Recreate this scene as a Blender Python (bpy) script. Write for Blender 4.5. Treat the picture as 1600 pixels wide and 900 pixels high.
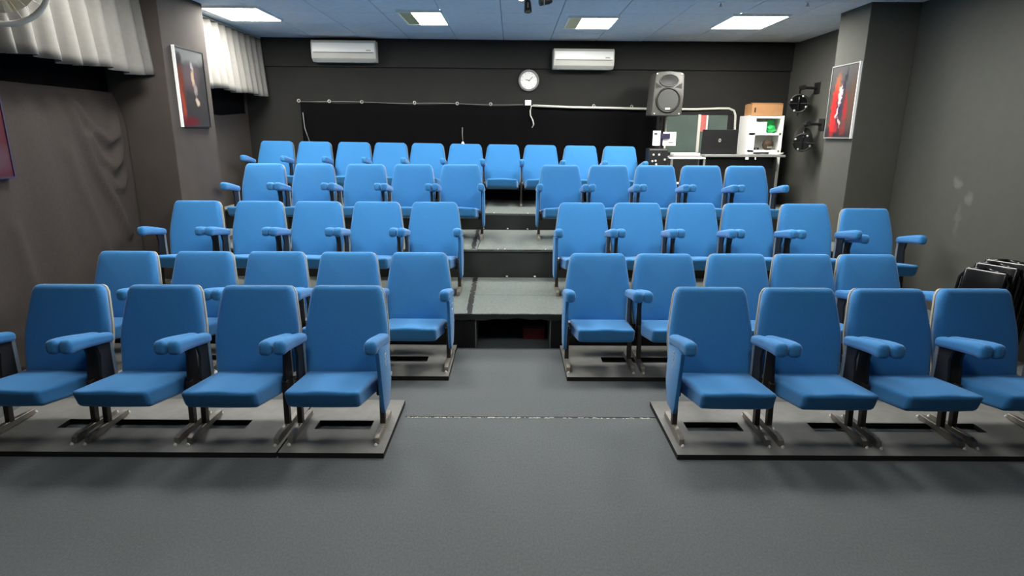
import bpy, bmesh, math, random
from mathutils import Vector, Matrix
random.seed(7)
scene = bpy.context.scene
for o in list(bpy.data.objects):
    bpy.data.objects.remove(o, do_unlink=True)
COL = scene.collection

# ------------------------------------------------------------------ camera
cam_d = bpy.data.cameras.new('camera')
cam = bpy.data.objects.new('camera', cam_d)
COL.objects.link(cam)
cam_d.sensor_width = 36.0
cam_d.lens = 932.0 / 1600.0 * 36.0
cam_d.clip_start = 0.05
PITCH = math.atan(240.0 / 932.0)
cam.matrix_world = (Matrix.Translation((0, 0, 1.63)) @ Matrix.Rotation(math.pi / 2 - PITCH, 4, 'X')
                    @ Matrix.Rotation(math.radians(0.29), 4, 'Z'))
scene.camera = cam

# ------------------------------------------------------------------ world, exposure
world = bpy.data.worlds.new('world')
scene.world = world
world.use_nodes = True
world.node_tree.nodes['Background'].inputs[0].default_value = (0.5, 0.55, 0.6, 1)
world.node_tree.nodes['Background'].inputs[1].default_value = 0.02
scene.view_settings.view_transform = 'Standard'
scene.view_settings.look = 'None'
scene.view_settings.exposure = 0.22
scene.view_settings.gamma = 1.0
scene.view_settings.use_curve_mapping = False

LAMP_REAR = 62.0     # emission of the panels over the back rows
LAMP_MID = 44.0      # panels over the middle rows (above the frame)
LAMP_FRONT = 21.0     # panels over the stage (behind the frame's top edge)

# ------------------------------------------------------------------ materials
def lin(c):
    c = c / 255.0
    return c / 12.92 if c <= 0.04045 else ((c + 0.055) / 1.055) ** 2.4
def rgb(r, g, b):
    return (lin(r), lin(g), lin(b), 1.0)

def new_mat(name):
    m = bpy.data.materials.new(name)
    m.use_nodes = True
    nt = m.node_tree
    return m, nt, nt.nodes['Principled BSDF']

def mat(name, col, rough=0.6, metal=0.0, var=0.0, scale=20.0, bump=0.0, bscale=None, spec=None,
        stretch=None, sheen=0.0, emit=None, estr=0.0, col2=None, detail=3.0):
    m, nt, b = new_mat(name)
    b.inputs['Base Color'].default_value = col
    b.inputs['Roughness'].default_value = rough
    b.inputs['Metallic'].default_value = metal
    if spec is not None:
        b.inputs['Specular IOR Level'].default_value = spec
    if sheen:
        b.inputs['Sheen Weight'].default_value = sheen
        b.inputs['Sheen Roughness'].default_value = 0.4
    if emit:
        b.inputs['Emission Color'].default_value = emit
        b.inputs['Emission Strength'].default_value = estr
    if var or bump or col2:
        tc = nt.nodes.new('ShaderNodeTexCoord')
        mp = nt.nodes.new('ShaderNodeMapping')
        nt.links.new(tc.outputs['Object'], mp.inputs[0])
        if stretch:
            mp.inputs['Scale'].default_value = stretch
    if var or col2:
        n = nt.nodes.new('ShaderNodeTexNoise')
        n.inputs['Scale'].default_value = scale
        n.inputs['Detail'].default_value = detail
        nt.links.new(mp.outputs[0], n.inputs['Vector'])
        r = nt.nodes.new('ShaderNodeValToRGB')
        r.color_ramp.elements[0].position = 0.3
        r.color_ramp.elements[1].position = 0.7
        c2 = col2 if col2 else tuple(min(1, x * (1 + var)) for x in col[:3]) + (1,)
        c1 = col if col2 else tuple(x * (1 - var) for x in col[:3]) + (1,)
        r.color_ramp.elements[0].color = c1
        r.color_ramp.elements[1].color = c2
        nt.links.new(n.outputs['Fac'], r.inputs[0])
        nt.links.new(r.outputs[0], b.inputs['Base Color'])
    if bump:
        n2 = nt.nodes.new('ShaderNodeTexNoise')
        n2.inputs['Scale'].default_value = bscale or scale * 6
        n2.inputs['Detail'].default_value = 4
        nt.links.new(mp.outputs[0], n2.inputs['Vector'])
        bp = nt.nodes.new('ShaderNodeBump')
        bp.inputs['Strength'].default_value = bump
        bp.inputs['Distance'].default_value = 0.004
        nt.links.new(n2.outputs['Fac'], bp.inputs['Height'])
        nt.links.new(bp.outputs[0], b.inputs['Normal'])
    return m

def art(name, base, blobs, axes=(1, 2), rough=0.35, distort=0.05, dscale=9.0, base2=None):
    """Printed picture: soft colour patches on a ground, in the object's own coordinates."""
    m, nt, b = new_mat(name)
    b.inputs['Roughness'].default_value = rough
    N, L = nt.nodes, nt.links
    tc = N.new('ShaderNodeTexCoord')
    nz = N.new('ShaderNodeTexNoise'); nz.inputs['Scale'].default_value = dscale; nz.inputs['Detail'].default_value = 4
    L.new(tc.outputs['Object'], nz.inputs['Vector'])
    sub = N.new('ShaderNodeVectorMath'); sub.operation = 'SUBTRACT'
    L.new(nz.outputs['Color'], sub.inputs[0]); sub.inputs[1].default_value = (0.5, 0.5, 0.5)
    mul = N.new('ShaderNodeVectorMath'); mul.operation = 'SCALE'
    L.new(sub.outputs[0], mul.inputs[0]); mul.inputs['Scale'].default_value = distort * 2
    add = N.new('ShaderNodeVectorMath'); add.operation = 'ADD'
    L.new(tc.outputs['Object'], add.inputs[0]); L.new(mul.outputs[0], add.inputs[1])
    sp = N.new('ShaderNodeSeparateXYZ'); L.new(add.outputs[0], sp.inputs[0])
    U, V = sp.outputs[axes[0]], sp.outputs[axes[1]]
    def mth(op, a, bb=None):
        n = N.new('ShaderNodeMath'); n.operation = op
        for i, x in enumerate((a, bb)):
            if x is None: continue
            if isinstance(x, (int, float)): n.inputs[i].default_value = x
            else: L.new(x, n.inputs[i])
        return n.outputs[0]
    if base2:
        r = N.new('ShaderNodeMix'); r.data_type = 'RGBA'
        L.new(nz.outputs['Fac'], r.inputs[0]); r.inputs[6].default_value = base; r.inputs[7].default_value = base2
        prev = r.outputs[2]
    else:
        rr = N.new('ShaderNodeRGB'); rr.outputs[0].default_value = base; prev = rr.outputs[0]
    for (cu, cv, su, sv, ang, col, soft) in blobs:
        du, dv = mth('SUBTRACT', U, cu), mth('SUBTRACT', V, cv)
        ca, sa = math.cos(ang), math.sin(ang)
        a = mth('ADD', mth('MULTIPLY', du, ca / su), mth('MULTIPLY', dv, sa / su))
        c = mth('ADD', mth('MULTIPLY', du, -sa / sv), mth('MULTIPLY', dv, ca / sv))
        d = mth('ADD', mth('MULTIPLY', a, a), mth('MULTIPLY', c, c))
        mr = N.new('ShaderNodeMapRange'); mr.clamp = True
        L.new(d, mr.inputs[0]); mr.inputs[1].default_value = 1 + soft; mr.inputs[2].default_value = 1 - soft
        mx = N.new('ShaderNodeMix'); mx.data_type = 'RGBA'
        L.new(mr.outputs[0], mx.inputs[0]); L.new(prev, mx.inputs[6]); mx.inputs[7].default_value = col
        prev = mx.outputs[2]
    L.new(prev, b.inputs['Base Color'])
    return m

M = {}
M['blue'] = mat('blue_fabric', rgb(52, 121, 178), 0.85, var=0.10, scale=220, bump=0.25, bscale=900, spec=0.25, sheen=0.28)
M['tan'] = mat('tan_shell', rgb(168, 163, 145), 0.5, var=0.06, scale=30)
M['bronze'] = mat('bronze_metal', rgb(66, 61, 56), 0.42, metal=0.6, var=0.12, scale=25)
M['rail'] = mat('rail_metal', rgb(136, 131, 123), 0.4, metal=0.5, var=0.12, scale=30)
M['silver'] = mat('silver_metal', rgb(190, 188, 182), 0.35, metal=0.6)
M['bolt'] = mat('bolt_zinc', rgb(225, 225, 222), 0.35, metal=0.3)
M['blackplastic'] = mat('black_plastic', rgb(20, 20, 22), 0.5)
M['darkplate'] = mat('dark_plate', rgb(26, 25, 26), 0.6)
M['carpet'] = mat('grey_carpet', rgb(93, 97, 99), 0.95, var=0.12, scale=120, bump=0.4, bscale=500, spec=0.1, stretch=(1, 0.55, 1), detail=8)
M['deck'] = mat('deck_carpet', rgb(102, 109, 106), 0.9, var=0.14, scale=45, bump=0.35, bscale=300, spec=0.15, detail=6)
M['board'] = mat('base_board', rgb(112, 112, 109), 0.62, var=0.10, scale=14, bump=0.1, bscale=120)
M['boardedge'] = mat('base_board_edge', rgb(18, 18, 19), 0.7)
M['riser'] = mat('riser_cloth', rgb(36, 39, 38), 0.6, var=0.2, scale=6, bump=0.2, bscale=60)
M['black'] = mat('black_paint', rgb(14, 14, 15), 0.8)
M['wallR'] = art('charcoal_wall', rgb(75, 76, 70), [(-1.83, 1.25, 0.05, 0.035, 0.5, rgb(96, 96, 91), 1.0), (-1.99, 1.13, 0.035, 0.05, 0.2, rgb(94, 94, 89), 1.0), (-1.9, 0.95, 0.03, 0.12, 0.0, rgb(84, 84, 79), 1.0)], axes=(1, 2), rough=0.85, distort=0.05, dscale=14.0, base2=rgb(67, 68, 63))
M['wallL'] = mat('warm_charcoal_wall', rgb(63, 57, 53), 0.88, var=0.10, scale=5, bump=0.15, bscale=90)
M['wallB'] = mat('back_wall_paint', rgb(30, 30, 28), 0.9, var=0.10, scale=4, bump=0.15, bscale=90)
M['wallF'] = mat('front_wall_paint', rgb(80, 78, 76), 0.9, var=0.08, scale=4)
M['drape'] = mat('dark_drape', rgb(53, 47, 44), 0.92, var=0.10, scale=40, bump=0.2, bscale=300)
M['pelmet'] = mat('pale_curtain', rgb(108, 107, 103), 0.85, var=0.04, scale=30, bump=0.15, bscale=300)
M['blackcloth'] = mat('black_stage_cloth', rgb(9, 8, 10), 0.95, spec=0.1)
M['tile'] = mat('ceiling_tile', rgb(222, 226, 229), 0.85, var=0.05, scale=12, bump=0.25, bscale=160)
M['tgrid'] = mat('ceiling_grid', rgb(128, 136, 142), 0.7)
M['white'] = mat('white_plastic', rgb(246, 246, 242), 0.4)
M['offwhite'] = mat('offwhite_plastic', rgb(205, 204, 194), 0.45)
M['cream'] = mat('cream_plastic', rgb(206, 198, 172), 0.5)
M['creamdiff'] = mat('unlit_diffuser', rgb(214, 202, 150), 0.4)
M['paper'] = mat('white_paper', rgb(238, 238, 236), 0.7)
M['glass'] = mat('dark_glass', rgb(84, 98, 92), 0.25, var=0.12, scale=3)
M['speaker'] = mat('speaker_grey', rgb(68, 68, 64), 0.5, var=0.06, scale=60)
M['speakercone'] = mat('speaker_grille', rgb(58, 60, 56), 0.6, var=0.2, scale=300)
M['horn'] = mat('horn_dark', rgb(22, 22, 21), 0.4)
M['wood'] = mat('cardboard', rgb(178, 132, 88), 0.8, var=0.08, scale=8)
M['tape'] = mat('black_tape', rgb(16, 16, 17), 0.6)
M['red'] = mat('red_plastic', rgb(200, 34, 30), 0.45)
M['darkred'] = mat('dark_red_box', rgb(120, 24, 30), 0.6, var=0.2, scale=30)
M['green'] = mat('green_plastic', rgb(40, 190, 96), 0.4, var=0.25, scale=25)
M['brown'] = mat('brown_fibre', rgb(62, 48, 30), 0.8, var=0.3, scale=40)
M['gloss'] = mat('glossy_black_vinyl', rgb(12, 12, 13), 0.16, spec=0.6)
M['grey'] = mat('grey_laminate', rgb(128, 130, 128), 0.5)
M['purple'] = mat('dark_clamp', rgb(38, 30, 62), 0.5)
M['teal'] = mat('teal_hub', rgb(66, 106, 112), 0.4)
M['lampglass'] = mat('lamp_lens', rgb(12, 12, 14), 0.08, spec=0.8)
M['pink'] = mat('reflected_red', rgb(196, 104, 98), 0.6, var=0.2, scale=60)

def lamp_mat(name, strength):
    return mat(name, rgb(250, 248, 240), 0.5, emit=(1.0, 0.965, 0.90, 1), estr=strength)
M['lampR'] = lamp_mat('lit_diffuser_rear', LAMP_REAR)
M['lampM'] = lamp_mat('lit_diffuser_middle', LAMP_MID)
M['lampF'] = lamp_mat('lit_diffuser_front', LAMP_FRONT)
M['spotglow'] = mat('spot_glow', rgb(255, 240, 230), 0.4, emit=(1.0, 0.9, 0.82, 1), estr=14.0)

# ------------------------------------------------------------------ mesh helpers
def box(bm, x0, x1, y0, y1, z0, z1, mi=0):
    r = bmesh.ops.create_cube(bm, size=1.0)
    for v in r['verts']:
        v.co = Vector(((x0 + x1) / 2 + v.co.x * (x1 - x0), (y0 + y1) / 2 + v.co.y * (y1 - y0), (z0 + z1) / 2 + v.co.z * (z1 - z0)))
    for f in {f for v in r['verts'] for f in v.link_faces}:
        f.material_index = mi
    return r['verts']

def bevel(bm, w=0.004, seg=2):
    bmesh.ops.bevel(bm, geom=list(bm.edges), offset=w, segments=seg, affect='EDGES', profile=0.5)

def cyl(bm, p0, p1, r0, r1=None, seg=14, caps=True):
    p0, p1 = Vector(p0), Vector(p1)
    d = p1 - p0
    r = bmesh.ops.create_cone(bm, cap_ends=caps, segments=seg, radius1=r0, radius2=r0 if r1 is None else r1, depth=d.length)
    q = Vector((0, 0, 1)).rotation_difference(d.normalized())
    for v in r['verts']:
        v.co = q @ v.co + (p0 + p1) / 2
    return r['verts']

def tube(bm, pts, r, seg=8):
    pts = [Vector(p) for p in pts]
    rings = []
    for i, p in enumerate(pts):
        t = (pts[min(i + 1, len(pts) - 1)] - pts[max(i - 1, 0)]).normalized()
        a = t.cross(Vector((0.3, 0.2, 0.93))).normalized()
        b = t.cross(a)
        rings.append([bm.verts.new(p + (a * math.cos(k * 2 * math.pi / seg) + b * math.sin(k * 2 * math.pi / seg)) * r) for k in range(seg)])
    for i in range(len(rings) - 1):
        for k in range(seg):
            bm.faces.new((rings[i][k], rings[i][(k + 1) % seg], rings[i + 1][(k + 1) % seg], rings[i + 1][k]))
    bm.faces.new(rings[0]); bm.faces.new(rings[-1][::-1])

def torus(bm, c, R, r, normal=(0, -1, 0), seg=32, s2=8, sx=1.0, sy=1.0):
    c = Vector(c); q = Vector((0, 0, 1)).rotation_difference(Vector(normal).normalized())
    g = []
    for i in range(seg):
        a = 2 * math.pi * i / seg
        ring = []
        for k in range(s2):
            b = 2 * math.pi * k / s2
            rr = R + r * math.cos(b)
            ring.append(bm.verts.new(c + q @ Vector((rr * math.cos(a) * sx, rr * math.sin(a) * sy, r * math.sin(b)))))
        g.append(ring)
    for i in range(seg):
        for k in range(s2):
            bm.faces.new((g[i][k], g[(i + 1) % seg][k], g[(i + 1) % seg][(k + 1) % s2], g[i][(k + 1) % s2]))

def rbox(bm, sx, sy, sz, r, n=6, warp=None):
    """Rounded box centred on the origin, vertices then moved by warp(x,y,z)."""
    hx, hy, hz = sx / 2, sy / 2, sz / 2
    def axis(h):
        rr = min(r, h * 0.999)
        L = [-h + rr * (1 - math.cos(math.pi / 2 * i / 4)) if False else -h + rr * (i / 4) for i in range(5)]
        core = [-(h - rr) + 2 * (h - rr) * i / n for i in range(1, n)]
        return L + core + [-a for a in L[::-1]]
    ax, ay, az = axis(hx), axis(hy), axis(hz)
    cache = {}
    def vert(x, y, z):
        k = (round(x, 6), round(y, 6), round(z, 6))
        if k not in cache:
            p = Vector((x, y, z))
            rr = [min(r, h * 0.999) for h in (hx, hy, hz)]
            rm = min(rr)
            inner = Vector((max(-hx + rm, min(hx - rm, x)), max(-hy + rm, min(hy - rm, y)), max(-hz + rm, min(hz - rm, z))))
            d = p - inner
            if d.length > 1e-9:
                p = inner + d.normalized() * rm
            if warp:
                p = Vector(warp(*p))
            cache[k] = bm.verts.new(p)
        return cache[k]
    for (A, B, C, f) in ((ax, ay, az, lambda a, b, c: (a, b, c)), (ay, az, ax, lambda a, b, c: (c, a, b)), (az, ax, ay, lambda a, b, c: (b, c, a))):
        for side in (0, -1):
            c = C[side]
            for i in range(len(A) - 1):
                for j in range(len(B) - 1):
                    q = [vert(*f(A[i], B[j], c)), vert(*f(A[i + 1], B[j], c)), vert(*f(A[i + 1], B[j + 1], c)), vert(*f(A[i], B[j + 1], c))]
                    if side == 0: q.reverse()
                    if len(set(q)) == 4:
                        bm.faces.new(q)

def prism(bm, pts, axis, a0, a1):
    """Extrude a closed outline of (u, v) along an axis: axis 0 -> (a,u,v), 1 -> (u,a,v), 2 -> (u,v,a)."""
    def mk(a, p):
        return {0: (a, p[0], p[1]), 1: (p[0], a, p[1]), 2: (p[0], p[1], a)}[axis]
    A = [bm.verts.new(mk(a0, p)) for p in pts]
    B = [bm.verts.new(mk(a1, p)) for p in pts]
    bm.faces.new(A); bm.faces.new(B[::-1])
    n = len(pts)
    for i in range(n):
        bm.faces.new((A[i], B[i], B[(i + 1) % n], A[(i + 1) % n]))

def mesh_of(bm, name, mats, smooth=False):
    bmesh.ops.recalc_face_normals(bm, faces=list(bm.faces))
    me = bpy.data.meshes.new(name)
    bm.to_mesh(me); bm.free()
    for m in (mats if isinstance(mats, (list, tuple)) else [mats]):
        me.materials.append(M[m] if isinstance(m, str) else m)
    if smooth:
        me.polygons.foreach_set('use_smooth', [True] * len(me.polygons))
        if smooth == 'auto':
            me.polygons.foreach_set('use_smooth', [True] * len(me.polygons))
            me.set_sharp_from_angle(angle=math.radians(40))
    return me

def link(name, me, parent=None, loc=(0, 0, 0), rot=(0, 0, 0), scale=None):
    o = bpy.data.objects.new(name, me)
    COL.objects.link(o)
    o.location = loc; o.rotation_euler = rot
    if scale: o.scale = scale
    if parent: o.parent = parent
    return o

def obj(name, bm, m, parent=None, loc=(0, 0, 0), rot=(0, 0, 0), smooth=False):
    return link(name, mesh_of(bm, name, m, smooth), parent, loc, rot)

def tag(o, label=None, cat=None, group=None, kind=None):
    if label: o['label'] = label
    if cat: o['category'] = cat
    if group: o['group'] = group
    if kind: o['kind'] = kind
    return o

def thing(name, label, cat, loc=(0, 0, 0), rot=(0, 0, 0), group=None):
    return tag(link(name, None, None, loc, rot), label, cat, group)

def B():
    return bmesh.new()

def qbox(name, m, parent, x0, x1, y0, y1, z0, z1, bev=0.0, loc=(0, 0, 0), rot=(0, 0, 0)):
    bm = B(); box(bm, x0, x1, y0, y1, z0, z1)
    if bev: bevel(bm, bev, 2)
    return obj(name, bm, m, parent, loc, rot)

# ------------------------------------------------------------------ room shell
CZ = 2.84
XL, XR = -3.56, 3.81
YF = -2.2
YAW = 0.0437
def yb(x): return 8.5 + YAW * x

f = tag(qbox('floor', 'carpet', None, XL - 0.1, XR + 0.1, YF - 0.1, 8.9, -0.1, 0.0),
        'dark grey carpeted floor in front of the seats', kind='structure')
bm = B()
box(bm, -0.63, 0.86, 3.245, 3.253, 0.0, 0.0015)
obj('carpet_seam', bm, 'black', f)
bm = B()
for i in range(150):
    x = random.uniform(-0.62, 0.85)
    if random.random() < 0.35 and x > 0.1: continue
    w = random.uniform(0.004, 0.02); y = 3.236 + random.uniform(-0.004, 0.004)
    box(bm, x, x + w, y - random.uniform(0.001, 0.0035), y + 0.002, 0.0, 0.003)
tag(obj('seam_fray', bm, 'offwhite', f), kind='stuff')

ceil = tag(qbox('ceiling', 'tgrid', None, XL - 0.1, XR + 0.1, YF - 0.1, 8.9, CZ + 0.012, CZ + 0.1),
           'pale blue tiled ceiling with a visible grid', kind='structure')
bm = B(); box(bm, -0.305, 0.305, -0.305, 0.305, 0, 0.03); bevel(bm, 0.004, 1)
tile_me = mesh_of(bm, 'ceiling_tile', 'tile')
TP = 0.617
nx0 = int((XL + 0.127) / TP) - 1
for i in range(-6, 7):
    for j in range(-3, 15):
        x = -0.127 + TP * (i + 0.5); y = 6.05 - TP * 7 + TP * (j + 0.5) - TP * 1
        if x < XL - 0.25 or x > XR + 0.25 or y > 8.65 or y < YF: continue
        link('ceiling_tile', tile_me, ceil, (x, y, CZ + random.uniform(0, 0.002)))

tag(qbox('wall_right', 'wallR', None, -0.1, 0.1, -5.6, 1.95, 0, CZ + 0.02, loc=(XR + 0.1, 7.0, 0)),
    'charcoal painted side wall on the right with pale scuffs', kind='structure')
tag(qbox('wall_left', 'wallL', None, XL - 0.2, XL, YF - 0.1, 8.9, 0, CZ + 0.02), 'dark side wall behind the drapes on the left', kind='structure')
tag(qbox('wall_front', 'wallF', None, XL - 0.1, XR + 0.1, YF - 0.2, YF, 0, CZ + 0.02), 'dark wall behind the stage', kind='structure')
wb = tag(qbox('wall_back', 'wallB', None, -3.9, 4.2, 0, 0.15, 0, CZ + 0.02, loc=(0, 8.5, 0), rot=(0, 0, YAW)),
         'dark grey rear wall behind the last row', kind='structure')
tag(qbox('trim_1', 'wallB', None, -3.6, 3.84, -0.035, 0.0, 2.485, CZ, 0.004, loc=(0, 8.5, 0), rot=(0, 0, YAW)),
    'shallow dark beam along the top of the rear wall', kind='structure')
# stretch of right wall nearer the camera closes the side
tag(qbox('wall_right', 'wallF', None, XR, XR + 0.2, YF - 0.1, 1.4, 0, CZ + 0.02), 'near stretch of the right side wall by the stage', kind='structure')

# pillars
tag(qbox('trim_2', 'wallL', None, XL, -3.03, 5.50, 6.29, 0, CZ + 0.01, 0.006), 'dark square pillar on the left between the drapes', kind='structure')
tag(qbox('trim_3', 'wallR', None, 3.34 - 3.81, 0.0, 6.045 - 7.0, 6.59 - 7.0, 0, CZ + 0.01, 0.006, loc=(3.81, 7.0, 0)), 'charcoal square pillar standing out from the right wall', kind='structure')
tag(qbox('trim_4', 'black', None, 3.44, 3.81, 6.60, 6.72, 0, 2.30, 0.004), 'narrow black upright panel behind the right pillar', kind='structure')

# ------------------------------------------------------------------ stepped seating platforms
S1, S2, S3 = 4.43, 5.635, 6.855
Z1, Z2, Z3 = 0.286, 0.562, 0.75
DX0, DX1 = -3.42, 3.44
def deck(name, label, y0, y1, ztop, zlow, seams, rot=(0, 0, 0), dx1=DX1, opening=False):
    t = thing(name, label, 'platform', (0, y0, 0), rot)
    d = y1 - y0
    xs = -0.335
    def board(x0, x1, a, b):
        bm = B(); box(bm, x0, x1, a, b, ztop - 0.022, ztop); bevel(bm, 0.003, 1)
        obj('tread_board', bm, 'deck', t)
    board(DX0, xs - 0.002, -0.012, d - 0.003)
    ys = [-0.012] + seams + [d - 0.003]
    for a, b in zip(ys[:-1], ys[1:]):
        board(xs + 0.002, dx1, a + 0.0015, b - 0.0015)
    bm = B()
    if opening:
        box(bm, DX0, -0.375, 0.0, 0.02, 0, ztop - 0.024); obj('riser_board', bm, 'black', t)
        bm = B(); box(bm, 0.395, dx1, 0.0, 0.02, 0, ztop - 0.024); obj('riser_board', bm, 'black', t)
        # side cheeks of the opening and its hanging front lip
        for x0, x1, ex in ((-0.375, -0.285, -0.285), (0.305, 0.395, 0.299)):
            bm = B(); box(bm, x0, x1, 0.004, 0.5, 0, ztop - 0.024); obj('cheek_panel', bm, 'black', t)
            bm = B(); box(bm, ex, ex + 0.006, 0.0, 0.35, 0.0, ztop - 0.03); obj('cheek_edge', bm, 'grey', t)
        bm = B(); box(bm, -0.5, 0.5, 0.55, 0.57, 0, ztop - 0.024); obj('back_panel', bm, 'black', t)
        bm = B()
        n = 24
        lo = [0.024 + 0.006 * math.sin(i * 1.3) + 0.008 * math.sin(i * 0.37) for i in range(n + 1)]
        pts = [(-0.45 + 0.9 * i / n, ztop - 0.022 - lo[i] * 0.9) for i in range(n + 1)] + [(0.45, ztop - 0.004), (-0.45, ztop - 0.004)]
        prism(bm, pts, 1, -0.02, -0.0125); obj('front_lip', bm, 'riser', t)
    else:
        box(bm, DX0, dx1, 0.0, 0.02, zlow, ztop - 0.023)
        obj('riser_board', bm, 'riser', t)
    bm = B()
    box(bm, DX0, dx1, d - 0.02, d - 0.005, 0 if opening else zlow, ztop - 0.024)
    obj('rear_board', bm, 'black', t)
    bm = B(); box(bm, dx1 - 0.02, dx1 - 0.002, 0.021, d - 0.021, 0, ztop - 0.024); obj('end_board', bm, 'black', t)
    return t
d1 = deck('seating_platform', 'lowest grey carpeted seating platform with a dark opening facing the aisle', S1, S2, Z1, 0, [0.545], opening=True, dx1=2.925)
te = thing('seating_platform', 'low grey end section beside the right wall under one chair', 'platform', (3.19, S1, 0))
qbox('tread_board', 'deck', te, -0.26, 0.25, 0, S2 - S1 - 0.003, Z1 - 0.062, Z1 - 0.04, 0.003)
qbox('riser_board', 'black', te, -0.26, 0.25, 0.01, 0.03, 0, Z1 - 0.063)
qbox('end_board', 'black', te, 0.23, 0.25, 0.031, S2 - S1 - 0.01, 0, Z1 - 0.063)
d2 = deck('seating_platform', 'middle grey carpeted seating platform carrying the fourth row of blue chairs', S2, S3, Z2, 0, [])
ROW5_TILT = 0.0105
d3 = deck('seating_platform', 'topmost seating platform at the back wall under the last row and sound desk', S3, 8.28, Z3, 0, [], rot=(0, ROW5_TILT, 0), dx1=3.72)

def tape(parent, x0, x1, y0, y1, z, skew):
    bm = B()
    prism(bm, [(x0, y0), (x1, y0), (x1 + skew, y1), (x0 + skew, y1)], 2, z, z + 0.002)
    o = obj('tape_strip', bm, 'tape', parent)
    bm = B()
    n = 26
    for i in range(n):
        k = i / n
        y = y0 + (y1 - y0) * k
        for e in (x0 + 0.003, x1 - 0.006):
            if random.random() < 0.3:
                box(bm, e + skew * k, e + skew * k + 0.003, y, y + (y1 - y0) / n * random.uniform(0.3, 0.8), z + 0.002, z + 0.003)
    tag(obj('tape_mark', bm, 'offwhite', o), kind='stuff')
tape(d1, -0.355, -0.31, 0.0, 1.18, Z1, -0.02)
tape(d2, -0.40, -0.352, 0.03, 1.19, Z2, -0.02)
def screw(parent, x, y, z, r=0.012, h=0.012):
    bm = B(); bmesh.ops.create_uvsphere(bm, u_segments=10, v_segments=6, radius=r)
    for v in bm.verts: v.co.z = v.co.z * 0.7
    obj('screw_cap', bm, 'bolt', parent, (x, y, z), smooth=True)
for x in (-0.05, 0.22): screw(d2, x, -0.012, Z1 + 0.012)
for x in (-0.34, -0.06, 0.17): screw(d3, x, -0.012, Z2 + 0.012)
for x in (-0.137, -0.07, 0.32): screw(d2, x, 0.0, Z2, 0.008)
for x in (-0.22, 0.17): screw(d3, x, 0.015, Z3, 0.009)
# frayed pale nosing on the tread fronts
for par, z, a in ((d1, Z1, 70), (d2, Z2, 60), (d3, Z3, 50)):
    bm = B()
    for i in range(a):
        x = random.uniform(-0.42, 0.42); w = random.uniform(0.005, 0.03)
        box(bm, x, x + w, -0.0155, -0.012, z - random.uniform(0.002, 0.006), z + 0.0012)
    tag(obj('nosing_fray', bm, 'grey', par), kind='stuff')
t = thing('storage_box', 'dark red box lying inside the opening under the lowest step', 'box', (0.18, 4.72, 0))
qbox('box_body', 'darkred', t, -0.09, 0.09, -0.08, 0.12, 0, 0.095, 0.006)
qbox('box_lid', 'black', t, -0.093, 0.093, -0.083, 0.123, 0.095, 0.12, 0.004)

# ------------------------------------------------------------------ base boards under the two floor rows
def slab(name, label, x0, x1, y0, y1, holes, z=0.03):
    t = thing(name, label, 'platform', ((x0 + x1) / 2, (y0 + y1) / 2, 0))
    cx, cy = (x0 + x1) / 2, (y0 + y1) / 2
    xs = sorted({x0, x1} | {h[0] for h in holes} | {h[1] for h in holes})
    ys = sorted({y0, y1} | {h[2] for h in holes} | {h[3] for h in holes})
    bm = B()
    V = {}
    def v(i, j, k):
        if (i, j, k) not in V: V[(i, j, k)] = bm.verts.new((xs[i] - cx, ys[j] - cy, (0.0, z)[k]))
        return V[(i, j, k)]
    def solid(i, j):
        if i < 0 or j < 0 or i >= len(xs) - 1 or j >= len(ys) - 1: return False
        mx, my = (xs[i] + xs[i + 1]) / 2, (ys[j] + ys[j + 1]) / 2
        return not any(h[0] < mx < h[1] and h[2] < my < h[3] for h in holes)
    for i in range(len(xs) - 1):
        for j in range(len(ys) - 1):
            if not solid(i, j): continue
            bm.faces.new((v(i, j, 1), v(i + 1, j, 1), v(i + 1, j + 1, 1), v(i, j + 1, 1))).material_index = 0
            bm.faces.new((v(i, j, 0), v(i, j + 1, 0), v(i + 1, j + 1, 0), v(i + 1, j, 0))).material_index = 1
            for (di, dj, a, b) in ((-1, 0, (i, j), (i, j + 1)), (1, 0, (i + 1, j), (i + 1, j + 1)), (0, -1, (i, j), (i + 1, j)), (0, 1, (i, j + 1), (i + 1, j + 1))):
                if not solid(i + di, j + dj):
                    bm.faces.new((v(*a, 0), v(*b, 0), v(*b, 1), v(*a, 1))).material_index = 1
    o = obj('base_board', bm, ['board', 'boardedge'], t)
    return t
P1 = (2.773, 3.412); P2 = (3.788, 4.418)
SY1 = (3.03, 3.135); SY2 = (4.06, 4.165)
slab('chair_base', 'long grey slotted base board under the front row left of the aisle', -2.95, -1.217, *P1, [(-2.54, -1.49, *SY1)])
slab('chair_base', 'short grey slotted base board under the aisle chair of the left front row', -1.207, -0.66, *P1, [(-1.10, -0.79, *SY1)])
slab('chair_base', 'grey slotted base board under the front row right of the aisle', 0.86, 3.05, *P1, [(0.99, 1.30, *SY1), (1.70, 2.66, *SY1)])
slab('chair_base', 'grey slotted base board under the second row left of the aisle', -3.15, -0.43, *P2, [(-2.6, -1.9, *SY2), (-1.5, -1.0, *SY2), (-0.93, -0.615, *SY2)])
slab('chair_base', 'grey slotted base board under the second row right of the aisle', 0.378, 2.95, *P2, [(0.66, 1.16, *SY2), (1.5, 2.3, *SY2)])

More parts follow.
